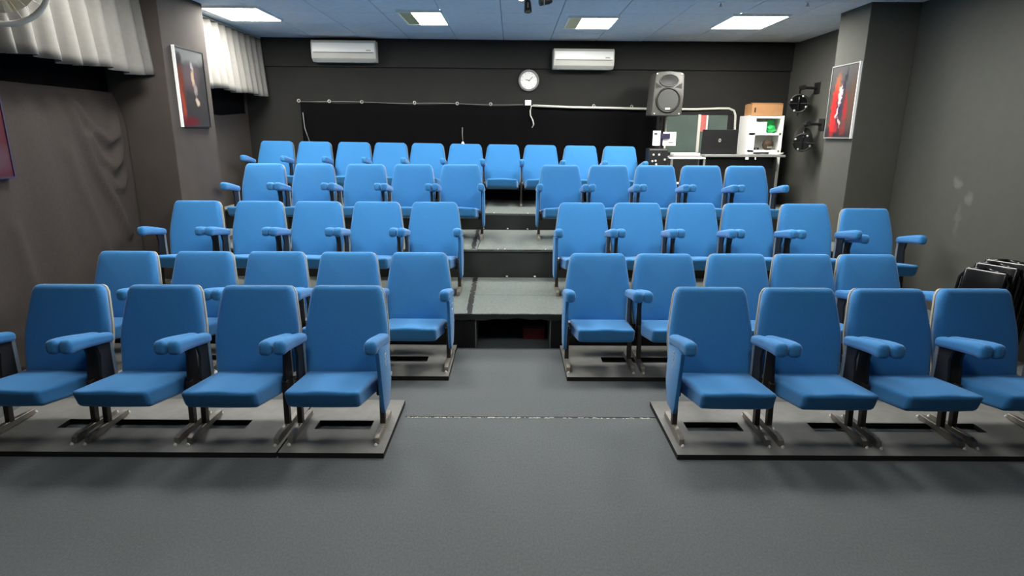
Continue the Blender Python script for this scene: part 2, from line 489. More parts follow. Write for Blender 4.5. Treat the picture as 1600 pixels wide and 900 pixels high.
# ------------------------------------------------------------------ theatre chair meshes (front = -y)
ANG = math.radians(16.0)
def back_point(u, v, d):
    return Vector((u, 0.118 + v * math.sin(ANG) - d * math.cos(ANG), 0.238 + v * math.cos(ANG) + d * math.sin(ANG)))
LB = 0.523
def back_outline(inset=0.0):
    ctrl = [(0.0, 0.222), (0.10, 0.232), (0.20, 0.239), (0.28, 0.236), (0.38, 0.222), (0.46, 0.209), (LB, 0.200)]
    r = 0.038
    right = []
    def hw(v):
        for (a, wa), (b, wb_) in zip(ctrl[:-1], ctrl[1:]):
            if a <= v <= b:
                k = (v - a) / (b - a); return wa + (wb_ - wa) * k
        return ctrl[-1][1]
    vs = [0.0 + (LB - r) * i / 12 for i in range(13)]
    for i, v in enumerate(vs):
        vv = max(inset, v)
        right.append((hw(vv) - inset, vv))
    cx, cy = hw(LB) - r, LB - r
    rr = max(r - inset, 0.004)
    cx2, cy2 = hw(LB) - inset - rr, LB - inset - rr
    for i in range(1, 7):
        a = math.pi / 2 * i / 6
        right.append((cx2 + rr * math.cos(a), cy2 + rr * math.sin(a)))
    top = [(cx2 * (1 - 2 * i / 8), LB - inset) for i in range(1, 8)]
    left = [(-u, v) for u, v in right[::-1]]
    bot = [(-(hw(inset) - inset) * (1 - 2 * i / 8), inset) for i in range(1, 8)]
    return right + top + left + bot
def back_mesh():
    bm = B()
    loops = []
    for inset, d in ((0.0, 0.0), (0.0, 0.030), (0.0015, 0.040), (0.006, 0.048), (0.013, 0.054), (0.022, 0.058), (0.032, 0.0605)):
        ol = back_outline(inset)
        loops.append([bm.verts.new(back_point(u, v, d)) for u, v in ol])
    ol = back_outline(0.032)
    for k in (0.15, 0.35, 0.6, 0.85):
        loops.append([bm.verts.new(back_point(u * (1 - k), v + (0.25 - v) * k, 0.0605 + 0.010 * math.sin(k * 1.57))) for u, v in ol])
    n = len(loops[0])
    for a, b in zip(loops[:-1], loops[1:]):
        for i in range(n):
            bm.faces.new((a[i], a[(i + 1) % n], b[(i + 1) % n], b[i]))
    bm.faces.new(loops[0][::-1]); bm.faces.new(loops[-1])
    return mesh_of(bm, 'backrest', 'blue', True)
def shell_mesh():
    bm = B()
    loops = []
    for inset, d in ((-0.003, 0.0), (-0.003, -0.016), (0.004, -0.022)):
        loops.append([bm.verts.new(back_point(u, v, d)) for u, v in back_outline(inset)])
    n = len(loops[0])
    for a, b in zip(loops[:-1], loops[1:]):
        for i in range(n):
            bm.faces.new((a[i], a[(i + 1) % n], b[(i + 1) % n], b[i]))
    bm.faces.new(loops[0][::-1]); bm.faces.new(loops[-1])
    return mesh_of(bm, 'back_shell', 'tan', 'auto')
def seat_mesh():
    bm = B()
    L = 0.45; Y0 = -0.145
    def warp(x, y, z):
        t = (y + L / 2) / L            # 0 front .. 1 rear
        s = x / 0.2
        wx = x * (0.94 + 0.14 * t)
        zt = 0.355 + (0.285 - 0.355) * t
        th = 0.105
        zz = zt - th / 2 + z * th / 0.105
        if True:
            zz += max(0, z / 0.0525) * 0.010 * (1 - s * s) * math.sin(math.pi * min(1, max(0, t * 1.1))) + max(0, z / 0.0525) * 0.004 * math.cos(s * 4.2) * (1 - t)
        yy = Y0 + y
        yy += 0.036 * (0.5 - z / 0.105) * (1 - t)
        yy -= 0.008 * (1 - s * s) * (1 - t)
        return (wx, yy, zz)
    rbox(bm, 0.40, L, 0.105, 0.026, 8, warp)
    return mesh_of(bm, 'seat', 'blue', True)
def arm_mesh():
    bm = B()
    L = 0.345
    def warp(x, y, z):
        t = (y + L / 2) / L            # 0 front .. 1 rear
        h = 0.079 - 0.024 * t
        top = 0.600 - 0.080 * t - 0.016 * (1 - t) ** 7
        zz = top - h / 2 + z / 0.07 * h
        return (x, -0.115 + y, zz)
    rbox(bm, 0.067, L, 0.07, 0.026, 6, warp)
    return mesh_of(bm, 'armrest', 'blue', True)
def panel_mesh():
    bm = B()
    pts = [(-0.212, 0.50), (-0.15, 0.51), (0.045, 0.47), (0.055, 0.25), (0.015, 0.165), (-0.01, 0.13), (-0.135, 0.125), (-0.155, 0.165)]
    prism(bm, pts, 0, -0.011, 0.011)
    bevel(bm, 0.005, 2)
    return mesh_of(bm, 'side_panel', 'blue', 'auto')
def leg_mesh():
    bm = B()
    prism(bm, [(-0.092, 0.03), (-0.055, 0.03), (-0.036, 0.28), (-0.074, 0.28)], 0, -0.014, 0.014)
    bevel(bm, 0.003, 1)
    return mesh_of(bm, 'leg', 'bronze')
def rail_mesh():
    bm = B()
    prism(bm, [(-0.252, 0.0), (-0.24, 0.0), (-0.222, 0.004), (0.085, 0.004), (0.09, 0.034), (-0.215, 0.044), (-0.246, 0.034)], 0, -0.014, 0.014)
    bevel(bm, 0.002, 1)
    return mesh_of(bm, 'foot_rail', 'rail')
def bracket_mesh():
    bm = B()
    prism(bm, [(-0.07, 0.50), (0.035, 0.475), (0.04, 0.22), (-0.075, 0.20), (-0.06, 0.34), (-0.045, 0.42)], 0, -0.007, 0.007)
    return mesh_of(bm, 'arm_bracket', 'darkplate')
def strut_mesh():
    bm = B()
    box(bm, -0.009, 0.009, 0.035, 0.058, 0.20, 0.485)
    box(bm, -0.007, 0.03, 0.03, 0.10, 0.255, 0.275)
    bevel(bm, 0.002, 1)
    return mesh_of(bm, 'back_strut', 'silver')
def hinge_mesh():
    bm = B()
    rbox(bm, 0.03, 0.075, 0.07, 0.01, 2)
    return mesh_of(bm, 'seat_hinge', 'blackplastic', True)
def bolt_mesh():
    bm = B(); cyl(bm, (0, 0, 0), (0, 0, 0.008), 0.009, seg=8); cyl(bm, (0, 0, 0.008), (0, 0, 0.014), 0.005, seg=8)
    return mesh_of(bm, 'bolt', 'bolt')
def emblem_mesh():
    bm = B()
    pts = [(0, -0.010, 0.040), (0, 0.004, 0.034), (0, 0.008, 0.022), (0, -0.006, 0.014), (0, -0.010, 0.004), (0, 0.003, -0.004), (0, 0.006, -0.018), (0, -0.006, -0.028)]
    tube(bm, pts, 0.0024, 6)
    for z in (-0.04, -0.05): box(bm, -0.002, 0.002, -0.003, 0.003, z - 0.003, z + 0.003)
    return mesh_of(bm, 'emblem', 'bolt')
ME = dict(back=back_mesh(), shell=shell_mesh(), seat=seat_mesh(), arm=arm_mesh(), panel=panel_mesh(), leg=leg_mesh(), rail=rail_mesh(),
          bracket=bracket_mesh(), strut=strut_mesh(), hinge=hinge_mesh(), bolt=bolt_mesh(), emblem=emblem_mesh())

def chair(x, R, z, label, group, offs, panel=0, arms=(-1, 1), near=True, rot=(0, 0, 0), hinge=0.213):
    t = thing('theatre_chair', label, 'chair', (x, R - 0.2, z), rot, group)
    link('seat', ME['seat'], t)
    bk = link('backrest', ME['back'], t)
    sh = link('back_shell', ME['shell'], bk); sh['label'] = 'tan back shell'
    for s in (-1, 1):
        o = offs[0] if s < 0 else offs[1]
        if s in arms:
            link('armrest', ME['arm'], t, (s * o, 0, 0))
            link('arm_bracket', ME['bracket'], t, (s * o, 0, 0))
        if s in arms or near:
            lg = link('leg', ME['leg'], t, (s * o, 0, 0))
            rl = link('foot_rail', ME['rail'], lg)
            if near:
                for yy in (-0.268, 0.108):
                    link('bolt', ME['bolt'], t, (s * o, yy, 0))
            link('back_strut', ME['strut'], t, (s * (o - 0.004), 0, 0))
        link('seat_hinge', ME['hinge'], t, (s * hinge, 0.0, 0.215))
        if panel == s:
            pn = link('side_panel', ME['panel'], t, (s * (o + 0.019), 0, 0))
            if near:
                link('emblem', ME['emblem'], pn, (s * 0.0125, -0.08, 0.43))
    return t

ORD = ['', 'first', 'second', 'third', 'fourth', 'fifth', 'sixth']
ROWS = [
    ('front row', 3.31, 0.03, [-2.561, -2.012, -1.466, -0.954], [1.148, 1.657, 2.173, 2.678]),
    ('second row', 4.325, 0.03, [-2.854, -2.289, -1.752, -1.216, -0.691], [0.634, 1.127, 1.669, 2.16, 2.642]),
    ('third row', 5.40, Z1, [-2.861, -2.293, -1.762, -1.226, -0.702], [0.631, 1.133, 1.629, 2.13, 2.644]),
    ('fourth row', 6.58, Z2, [-2.692, -2.158, -1.598, -1.08, -0.561], [0.519, 1.045, 1.552, 2.05, 2.535]),
]
for ri, (nm, R, z, LX, RX) in enumerate(ROWS):
    for side, X in ((-1, LX[::-1]), (1, RX)):
        sd = 'left' if side < 0 else 'right'
        for k, x in enumerate(X):
            if k == 0:
                lab = 'blue theatre chair with side panel at the aisle, %s, %s of aisle' % (nm, sd)
            elif k == len(X) - 1 and not (ri == 2 and side > 0):
                lab = 'blue theatre chair at the outer end of the %s, %s of aisle' % (nm, sd)
            else:
                lab = 'blue theatre chair, %s from the aisle, %s, %s of aisle' % (ORD[k + 1], nm, sd)
            def gap(q):
                return 0.238 if q < 0 or q >= len(X) else min(0.24, abs(X[q] - x) / 2 - 0.0345)
            inner, outer = gap(k - 1), gap(k + 1)
            offs = (outer, inner) if side < 0 else (inner, outer)
            chair(x, R + random.uniform(-0.008, 0.008), z, lab, 'blue theatre chairs', offs, panel=(-side if k == 0 else 0), near=ri < 2,
                  rot=(0, 0, random.uniform(-0.008, 0.008)))
chair(3.199, 5.40, Z1 - 0.04, 'blue theatre chair by the right wall, set slightly lower than the third row', 'blue theatre chairs', (0.236, 0.236), near=False, rot=(0, 0, -0.03))
R5X = [-3.094, -2.595, -2.083, -1.604, -1.12, -0.623, -0.135, 0.358, 0.879, 1.394]
O5 = ['leftmost', 'second from left', 'third from left', 'fourth from left', 'fifth from left', 'fifth from right', 'fourth from right', 'third from right', 'second from right', 'rightmost']
for k, x in enumerate(R5X):
    chair(x, 8.0, Z3 - ROW5_TILT * x, 'blue theatre chair, %s in the back row before the black curtain' % O5[k], 'blue theatre chairs', (0.246, (R5X[k + 1] - x) / 2 if k < 9 else 0.246), hinge=0.206,
          arms=(-1, 1) if k == 0 else (1,), near=False, rot=(0, ROW5_TILT, 0))

# ------------------------------------------------------------------ drapes on the left wall
def cloth(name, m, f, u0, u1, v0, v1, nu, nv, axis='y', thick=0.004, parent=None):
    """Hanging cloth: sheet over (u, v=z), pushed out by f(u, v)."""
    bm = B()
    def P(i, j, off):
        u = u0 + (u1 - u0) * i / nu; v = v0 + (v1 - v0) * j / nv
        d, dz = f(u, v)
        return (d + off, u, v + dz) if axis == 'y' else (u, d - off, v + dz)
    G = [[[bm.verts.new(P(i, j, o)) for j in range(nv + 1)] for i in range(nu + 1)] for o in (thick, 0)]
    for k in (0, 1):
        for i in range(nu):
            for j in range(nv):
                bm.faces.new((G[k][i][j], G[k][i + 1][j], G[k][i + 1][j + 1], G[k][i][j + 1]))
    for i in range(nu):
        for j in (0, nv):
            bm.faces.new((G[0][i][j], G[0][i + 1][j], G[1][i + 1][j], G[1][i][j]))
    for j in range(nv):
        for i in (0, nu):
            bm.faces.new((G[0][i][j], G[0][i][j + 1], G[1][i][j + 1], G[1][i][j]))
    return obj(name, bm, m, parent, smooth=True)

def seg_d(p, a, b):
    ax, ay = a; bx, by = b
    dx, dy = bx - ax, by - ay
    t = max(0, min(1, ((p[0] - ax) * dx + (p[1] - ay) * dy) / (dx * dx + dy * dy)))
    return math.hypot(p[0] - ax - t * dx, p[1] - ay - t * dy), t
def ridge(p, pl, w):
    best = 9
    for a, b in zip(pl[:-1], pl[1:]):
        best = min(best, seg_d(p, a, b)[0])
    return math.exp(-(best / w) ** 2)
FOLDS = [([(4.83, 1.86), (4.90, 1.60), (5.02, 1.32), (5.17, 1.05), (5.3, 0.75)], 0.035, 0.050),
         ([(4.93, 1.84), (5.04, 1.66), (5.18, 1.56), (5.30, 1.60), (5.38, 1.78)], 0.040, 0.055),
         ([(4.98, 1.60), (5.08, 1.42), (5.20, 1.34), (5.30, 1.40), (5.38, 1.60)], 0.042, 0.055),
         ([(5.1, 1.32), (5.2, 1.18), (5.30, 1.16), (5.38, 1.28)], 0.035, 0.035),
         ([(4.72, 1.5), (4.80, 1.2), (4.92, 0.9), (5.05, 0.5)], 0.05, 0.022),
         ([(4.1, 1.0), (4.16, 0.6), (4.2, 0.2)], 0.05, 0.015)]
def drape_f(u, v):
    d = -3.445
    for pl, w, a in FOLDS:
        if abs(u - pl[0][0]) < 1.2:
            d += a * ridge((u, v), pl, w) * max(0.0, min(1.0, (5.46 - u) / 0.12))
    d -= 0.078 * max(0.0, (v - 1.66) / 0.31) ** 1.5
    d += (1.0 if v < 1.66 else max(0.0, (1.97 - v) / 0.31)) * 0.010 * math.sin(u * 7.0 + 0.6 * v) + 0.006 * math.sin(u * 17 + v)
    return d, 0
o = cloth('wall_drape', 'drape', drape_f, 1.2, 5.485, 0.01, 1.97, 150, 62)
tag(o, 'dark drape with swagged folds covering the wall beside the left seats', 'curtain')
def blk_f(u, v):  # black sheets added to paint the dark shade band below the valances
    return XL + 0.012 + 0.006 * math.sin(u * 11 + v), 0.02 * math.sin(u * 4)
tag(cloth('valance_shade_sheet', 'blackcloth', blk_f, 1.2, 5.485, 1.80, 2.80, 90, 6), 'black sheet added as shade in the recess under the near left valance', 'curtain')
tag(cloth('valance_shade_sheet', 'blackcloth', blk_f, 6.31, 8.24, 1.86, 2.80, 50, 6), 'black sheet added as shade in the recess under the rear left valance', 'curtain')
def pelmet_fn(x0, seed, amp, per, flare=0.03):
    rnd = random.Random(seed)
    ph = [rnd.uniform(0, 6.28) for _ in range(3)]
    def f(u, v):
        k = (CZ - v) / (CZ - 2.1)
        w = math.sin(u * 2 * math.pi / per + 0.9 * math.sin(u * 2.3 + ph[0]) + ph[1])
        w = math.copysign(abs(w) ** 0.8, w)
        d = x0 + amp * w * (0.55 + 0.45 * k) + 0.012 * math.sin(u * 41 + ph[2]) * k + flare * k
        return d, (0.012 * math.sin(u * 9 + ph[0]) * k)
    return f
t = thing('valance_curtain', 'pale grey gathered valance along the ceiling left of the pillar, nearest the camera', 'curtain', (0, 0, 0))
cloth('valance_cloth', 'pelmet', pelmet_fn(-3.20, 3, 0.058, 0.20), 1.2, 5.485, 2.11, 2.815, 420, 10, parent=t)
bm = B(); cyl(bm, (-3.20, 1.2, 2.826), (-3.20, 5.48, 2.826), 0.012); obj('curtain_rail', bm, 'offwhite', t)
t = thing('valance_curtain', 'pale grey gathered valance in the rear left corner behind the pillar', 'curtain', (0, 0, 0))
cloth('valance_cloth', 'pelmet', pelmet_fn(-3.27, 8, 0.04, 0.17), 6.32, 8.26, 2.10, 2.80, 220, 10, parent=t)
bm = B(); cyl(bm, (-3.28, 6.31, 2.82), (-3.28, 8.27, 2.82), 0.012); obj('curtain_rail', bm, 'offwhite', t)

# ------------------------------------------------------------------ posters
def poster(name, label, x, y0, y1, z0, z1, face, m, frame):
    t = thing(name, label, 'poster', (x, (y0 + y1) / 2, (z0 + z1) / 2))
    hy, hz = (y1 - y0) / 2, (z1 - z0) / 2
    s = face
    def bx(nm, mm, a0, a1, b0, b1, d0, d1):
        bm = B(); box(bm, min(s * d0, s * d1), max(s * d0, s * d1), a0, a1, b0, b1); return obj(nm, bm, mm, t)
    bx('print', m, -hy + 0.008, hy - 0.008, -hz + 0.008, hz - 0.008, 0.0, 0.018)
    fw = 0.012
    bx('frame_side', 'paper', -hy, -hy + fw, -hz, hz, 0, 0.024)
    bx('frame_side', frame, hy - fw, hy, -hz, hz, 0, 0.024)
    bx('frame_rail', frame, -hy + fw, hy - fw, hz - fw, hz, 0, 0.024)
    bx('frame_rail', frame, -hy + fw, hy - fw, -hz, -hz + fw, 0, 0.024)
    return t
RED, DRED, WHT, ORG, CHR, BLK, GRY, PURP = rgb(188, 40, 38), rgb(120, 18, 24), rgb(245, 225, 215), rgb(170, 92, 58), rgb(70, 70, 70), rgb(22, 20, 24), rgb(128, 124, 118), rgb(52, 40, 62)
# right poster: u = y (far = +), v = z; size 0.53 x 0.74
artR = art('poster_print_right', rgb(84, 78, 74), [
    (0.0, -0.33, 0.4, 0.09, 0, rgb(48, 42, 46), 0.6), (0.02, 0.26, 0.3, 0.12, 0, rgb(78, 78, 80), 0.9),
    (0.11, 0.15, 0.05, 0.11, 0.1, rgb(150, 92, 62), 0.9), (0.13, -0.08, 0.055, 0.24, 0.0, RED, 0.7), (0.10, -0.25, 0.08, 0.055, 0.3, RED, 0.6),
    (-0.08, -0.06, 0.04, 0.15, -0.1, rgb(150, 42, 44), 0.8), (0.03, -0.04, 0.06, 0.22, 0.05, PURP, 0.8), (-0.03, 0.2, 0.025, 0.12, 0.2, rgb(44, 40, 48), 0.6),
    (0.04, 0.06, 0.028, 0.09, 0.0, WHT, 0.7), (0.065, -0.10, 0.018, 0.05, 0.2, WHT, 0.7), (0.01, -0.20, 0.012, 0.06, -0.5, rgb(220, 170, 160), 0.7),
    (-0.08, -0.27, 0.05, 0.05, 0.0, rgb(120, 50, 50), 0.9), (-0.18, 0.0, 0.05, 0.25, 0.0, rgb(90, 70, 58), 0.9)], base2=rgb(48, 46, 48), distort=0.06, dscale=22.0)
poster('framed_poster', 'red and black framed poster on the right pillar', 3.34, 6.055, 6.57, 1.605, 2.325, -1, artR, 'grey')
# left poster: near edge = -y
artL = art('poster_print_left', rgb(66, 64, 65), [
    (0.0, 0.30, 0.4, 0.08, 0, rgb(120, 122, 122), 0.7), (-0.03, 0.1, 0.16, 0.12, 0.2, rgb(92, 78, 84), 0.7),
    (-0.2, 0.0, 0.055, 0.22, 0.05, rgb(110, 52, 34), 0.9), (-0.19, -0.14, 0.03, 0.14, 0.05, rgb(150, 60, 44), 0.6),
    (-0.12, -0.31, 0.16, 0.05, 0.0, rgb(92, 24, 28), 0.8), (-0.2, 0.25, 0.05, 0.06, 0.0, rgb(40, 38, 40), 0.6),
    (0.03, 0.09, 0.03, 0.07, 0.1, rgb(190, 165, 140), 0.7), (0.05, -0.02, 0.03, 0.05, 0.0, rgb(150, 140, 138), 0.7), (0.05, -0.12, 0.022, 0.04, 0.5, rgb(190, 170, 150), 0.7),
    (0.02, 0.20, 0.02, 0.04, 0.4, rgb(160, 165, 168), 0.6)], base2=rgb(46, 44, 46))
poster('framed_poster', 'grey and orange poster with white edge on the left pillar', -3.03, 5.64, 6.16, 1.68, 2.385, 1, artL, 'darkplate')
artW = art('poster_print_wall', rgb(66, 20, 26), [(0.02, -0.2, 0.2, 0.1, 0, rgb(72, 52, 58), 0.8), (0.0, 0.1, 0.2, 0.2, 0, rgb(70, 12, 18), 0.6)])
poster('framed_poster', 'dark red poster on the left drape at the edge of the photo', -3.42, 3.62, 4.14, 1.325, 2.0, 1, artW, 'purple')

# ------------------------------------------------------------------ ceiling lamps
def lamp(label, x0, x1, y0, y1, m, dead=0.0):
    t = thing('ceiling_lamp', label, 'ceiling lamp', ((x0 + x1) / 2, (y0 + y1) / 2, CZ - 0.022), group='square ceiling panels')
    hx, hy = (x1 - x0) / 2, (y1 - y0) / 2
    for a in ((-hx, hx, -hy, -hy + 0.02), (-hx, hx, hy - 0.02, hy), (-hx, -hx + 0.02, -hy + 0.02, hy - 0.02), (hx - 0.02, hx, -hy + 0.02, hy - 0.02)):
        qbox('lamp_frame', 'white', t, a[0], a[1], a[2], a[3], 0.0, 0.024)
    xs = -hx + 0.02 + dead
    qbox('diffuser', m, t, xs, hx - 0.02, -hy + 0.02, hy - 0.02, 0.004, 0.02)
    if dead:
        o = qbox('diffuser', 'creamdiff', t, -hx + 0.02, xs - 0.001, -hy + 0.02, hy - 0.02, 0.004, 0.02)
        o['label'] = 'yellowed unlit end of the diffuser'
lamp('lit ceiling panel in the left corner by the pale valance', -3.09, -2.52, 6.36, 7.06, 'lampR')
lamp('lit ceiling panel with yellowed end above the left seats', -1.19, -0.72, 6.53, 7.25, 'lampR', 0.13)
lamp('lit ceiling panel with yellowed end right of the ceiling spots', 0.58, 1.12, 6.78, 7.46, 'lampR', 0.13)
lamp('lit ceiling panel near the right pillar above the sound desk', 2.26, 2.86, 6.64, 7.42, 'lampR')
for i, x in enumerate((-2.5, -0.95, 0.9, 2.5)):
    lamp('lit ceiling panel over the third row, %s' % ['far left', 'left of the aisle', 'right of the aisle', 'far right'][i], x - 0.29, x + 0.29, 4.15, 4.75, 'lampM')
for i, x in enumerate((-0.95, 0.9)):
    lamp('lit ceiling panel over the stage floor, %s side' % ['left', 'right'][i], x - 0.29, x + 0.29, 1.6, 2.2, 'lampF')

# ceiling spotlights
def spot(label, x, y, z, aim, glow):
    t = thing('ceiling_spotlight', label, 'spotlight', (x, y, CZ), group='ceiling spotlights')
    h = z - CZ
    qbox('mount_plate', 'blackplastic', t, -0.03, 0.03, -0.06, 0.06, -0.02, 0.0, 0.003)
    bm = B(); cyl(bm, (0, 0, -0.018), (0, 0, h + 0.045), 0.008); obj('stem', bm, 'blackplastic', t)
    a = Vector(aim).normalized()
    bm = B(); cyl(bm, Vector((0, 0, h)) - a * 0.045, Vector((0, 0, h)) + a * 0.04, 0.028, 0.034, 18)
    cyl(bm, Vector((0, 0, h)) - a * 0.07, Vector((0, 0, h)) - a * 0.045, 0.018, 0.028, 18)
    hd = obj('lamp_head', bm, 'blackplastic', t, smooth='auto')
    bm = B(); cyl(bm, Vector((0, 0, h)) + a * 0.039, Vector((0, 0, h)) + a * 0.042, 0.027, seg=18)
    obj('lens', bm, 'spotglow' if glow else 'lampglass', hd)
    bm = B(); torus(bm, (0, 0, h), 0.036, 0.004, (1, 0, 0), 20, 6); obj('yoke', bm, 'silver', t, smooth=True)
spot('small glowing ceiling spotlight aimed towards the stage', 0.075, 5.50, 2.755, (-0.25, -0.95, -0.3), True)
spot('black round ceiling spotlight pointing straight down beside the glowing one', 0.125, 5.62, 2.70, (0.05, -0.35, -1), False)
spot('black ceiling spotlight aimed sideways, right of the glowing one', 0.262, 5.56, 2.735, (-1, -0.25, -0.15), False)
for i, (x, y) in enumerate(((1.95, 6.1), (2.75, 6.06))):
    t = thing('sprinkler', 'tiny white ceiling sprinkler %s' % ['above the fourth row', 'close to the right pillar'][i], 'sprinkler', (x, y, CZ))
    bm = B(); cyl(bm, (0, 0, -0.008), (0, 0, 0), 0.03); obj('rose', bm, 'white', t)
    bm = B(); cyl(bm, (0, 0, -0.035), (0, 0, -0.008), 0.008); cyl(bm, (0, 0, -0.038), (0, 0, -0.035), 0.018); obj('nozzle', bm, 'silver', t)

# ------------------------------------------------------------------ wall fans near the frame's upper corners
def fan(label, c, normal, hub):
    t = thing('wall_fan', label, 'fan', c)
    n = Vector(normal).normalized()
    q = Vector((0, 0, 1)).rotation_difference(n)
    bm = B(); torus(bm, (0, 0, 0), 0.262, 0.016, n, 48, 10); torus(bm, n * -0.05, 0.262, 0.012, n, 48, 8); obj('guard_ring', bm, 'offwhite', t, smooth=True)
    bm = B()
    for k in range(24):
        a = 2 * math.pi * k / 24
        d = Vector((math.cos(a), math.sin(a), 0))
        tube(bm, [q @ (d * 0.05 + Vector((0, 0, 0.055))), q @ (d * 0.16 + Vector((0, 0, 0.045))), q @ (d * 0.262)], 0.0016, 4)
    tag(obj('guard_wire', bm, 'offwhite', t), kind='stuff')
    for k in range(5):
        bm = B()
        a0 = 2 * math.pi * k / 5
        g = []
        for i in range(6):
            r = 0.05 + 0.155 * i / 5
            row = []
            for j in range(7):
                a = a0 + (j / 6 - 0.5) * (1.15 + 0.12 * i / 5)
                row.append(bm.verts.new(q @ Vector((r * math.cos(a), r * math.sin(a), -0.02 + 0.04 * (j / 6 - 0.5)))))
            g.append(row)
        for i in range(5):
            for j in range(6):
                bm.faces.new((g[i][j], g[i + 1][j], g[i + 1][j + 1], g[i][j + 1]))
        o = obj('blade', bm, 'cream', t, smooth=True)
        md = o.modifiers.new('thickness', 'SOLIDIFY'); md.thickness = 0.003
    bm = B(); cyl(bm, n * -0.02, n * 0.055, 0.05, 0.045, 24); obj('hub', bm, hub, t, smooth='auto')
    bm = B(); cyl(bm, n * -0.14, n * -0.05, 0.07, 0.06, 20); obj('motor_housing', bm, 'offwhite', t, smooth='auto')
    sx = -1 if c[0] < 0 else 1
    wallx = (-3.20 if sx < 0 else XR) - c[0]
    bm = B(); tube(bm, [n * -0.12, n * -0.12 + Vector((sx * 0.08, 0, -0.05)), Vector((wallx, -n.y * 0.12, -0.12))], 0.014, 8); obj('wall_arm', bm, 'offwhite', t, smooth=True)
fan('cream wall fan with teal hub before the valance, upper left corner', (-2.97, 3.72, 2.50), (0.55, -0.8, -0.15), 'teal')
fan('cream wall fan high on the right wall, upper right corner', (3.56, 4.13, 2.725), (-0.55, -0.8, -0.15), 'cream')

# ------------------------------------------------------------------ rear wall: air conditioners, clock, rail, black curtain
def aircon(label, x0, x1, zt, zb):
    xc = (x0 + x1) / 2
    t = thing('air_conditioner', label, 'air conditioner', (xc, yb(xc) - 0.036, zb), (0, 0, YAW))
    w, h = (x1 - x0) / 2, zt - zb
    prof = [(0, 0), (-0.13, 0), (-0.19, 0.04), (-0.20, 0.11), (-0.195, h - 0.03), (-0.17, h), (0, h)]
    bm = B(); prism(bm, prof, 0, -w, w); bevel(bm, 0.006, 2); obj('casing', bm, 'offwhite', t, smooth='auto')
    bm = B(); box(bm, -w + 0.015, w - 0.015, -0.206, -0.19, 0.115, h - 0.035); bevel(bm, 0.004, 2); obj('front_panel', bm, 'white', t)
    bm = B(); box(bm, -w + 0.03, w - 0.03, -0.203, -0.193, 0.102, 0.112); obj('air_slot', bm, 'grey', t)
    bm = B(); prism(bm, [(-0.135, -0.004), (-0.192, 0.035), (-0.196, 0.04), (-0.139, 0.0)], 0, -w + 0.05, w - 0.05); obj('louvre', bm, 'offwhite', t)
    bm = B(); box(bm, w - 0.12, w - 0.06, -0.2075, -0.2055, 0.13, 0.14); obj('badge', bm, 'grey', t)
aircon('white wall air conditioner on the left half of the rear wall', -2.60, -1.78, 2.79, 2.53)
aircon('white wall air conditioner right of the clock', 0.52, 1.32, 2.72, 2.47)

t = thing('wall_clock', 'round white wall clock on the dark rear wall', 'clock', (0.21, yb(0.21) - 0.002, 2.335), (0, 0, YAW))
bm = B(); cyl(bm, (0, 0, 0), (0, -0.03, 0), 0.115, seg=40); obj('clock_face', bm, 'paper', t, smooth='auto')
bm = B(); torus(bm, (0, -0.026, 0), 0.125, 0.016, (0, -1, 0), 48, 8); obj('rim', bm, 'grey', t, smooth=True)
bm = B(); prism(bm, [(-0.005, -0.012), (0.005, -0.012), (0.054, 0.044), (0.050, 0.048)], 1, -0.034, -0.031); obj('minute_hand', bm, 'blackplastic', t)
bm = B(); prism(bm, [(0.012, -0.006), (0.012, 0.003), (-0.045, 0.012), (-0.045, 0.006)], 1, -0.034, -0.031); obj('hour_hand', bm, 'blackplastic', t)
for k in range(12):
    a = k * math.pi / 6
    bm = B(); box(bm, -0.0025, 0.0025, -0.033, -0.030, 0.088, 0.104)
    obj('hour_mark', bm, 'grey', t, rot=(0, a, 0))

t = thing('junction_box', 'small white junction box below the clock', 'wall box', (0.205, yb(0.2) - 0.002, 2.04), (0, 0, YAW))
qbox('box_body', 'white', t, -0.042, 0.042, -0.035, 0, -0.042, 0.042, 0.005)
qbox('box_cover', 'paper', t, -0.034, 0.034, -0.039, -0.034, -0.034, 0.034, 0.002)

# white cable along the top of the curtain, bending down beside the dark window
bm = B()
pts = [(0.262, yb(0.26) - 0.1, 1.72), (0.285, yb(0.28) - 0.1, 1.76), (0.27, yb(0.27) - 0.1, 1.82), (0.238, yb(0.24) - 0.1, 1.88), (0.235, yb(0.24) - 0.1, 1.94), (0.25, yb(0.25) - 0.1, 2.0), (0.29, yb(0.29) - 0.09, 2.012)]
tube(bm, pts, 0.009, 8)
tag(obj('hanging_cable', bm, 'offwhite', None, smooth=True), 'short white cable dangling under the clock over black curtain', 'cable')
bm = B()
pts = [(0.27, yb(0.27) - 0.095, 2.008), (0.8, yb(0.8) - 0.095, 1.99), (1.3, yb(1.3) - 0.095, 1.985), (1.9, yb(1.9) - 0.09, 1.975), (2.5, yb(2.5) - 0.07, 1.975), (2.85, yb(2.85) - 0.06, 1.99), (2.98, yb(3) - 0.05, 1.99),
       (3.05, yb(3) - 0.05, 1.96), (3.075, yb(3) - 0.05, 1.9), (3.085, yb(3) - 0.05, 1.7), (3.09, yb(3) - 0.05, 1.38), (3.09, yb(3) - 0.05, 0.72)]
tube(bm, pts, 0.016, 8)
tag(obj('cable_conduit', bm, 'offwhite', None, smooth=True), 'white conduit running along the curtain top and bending down by the window', 'conduit')

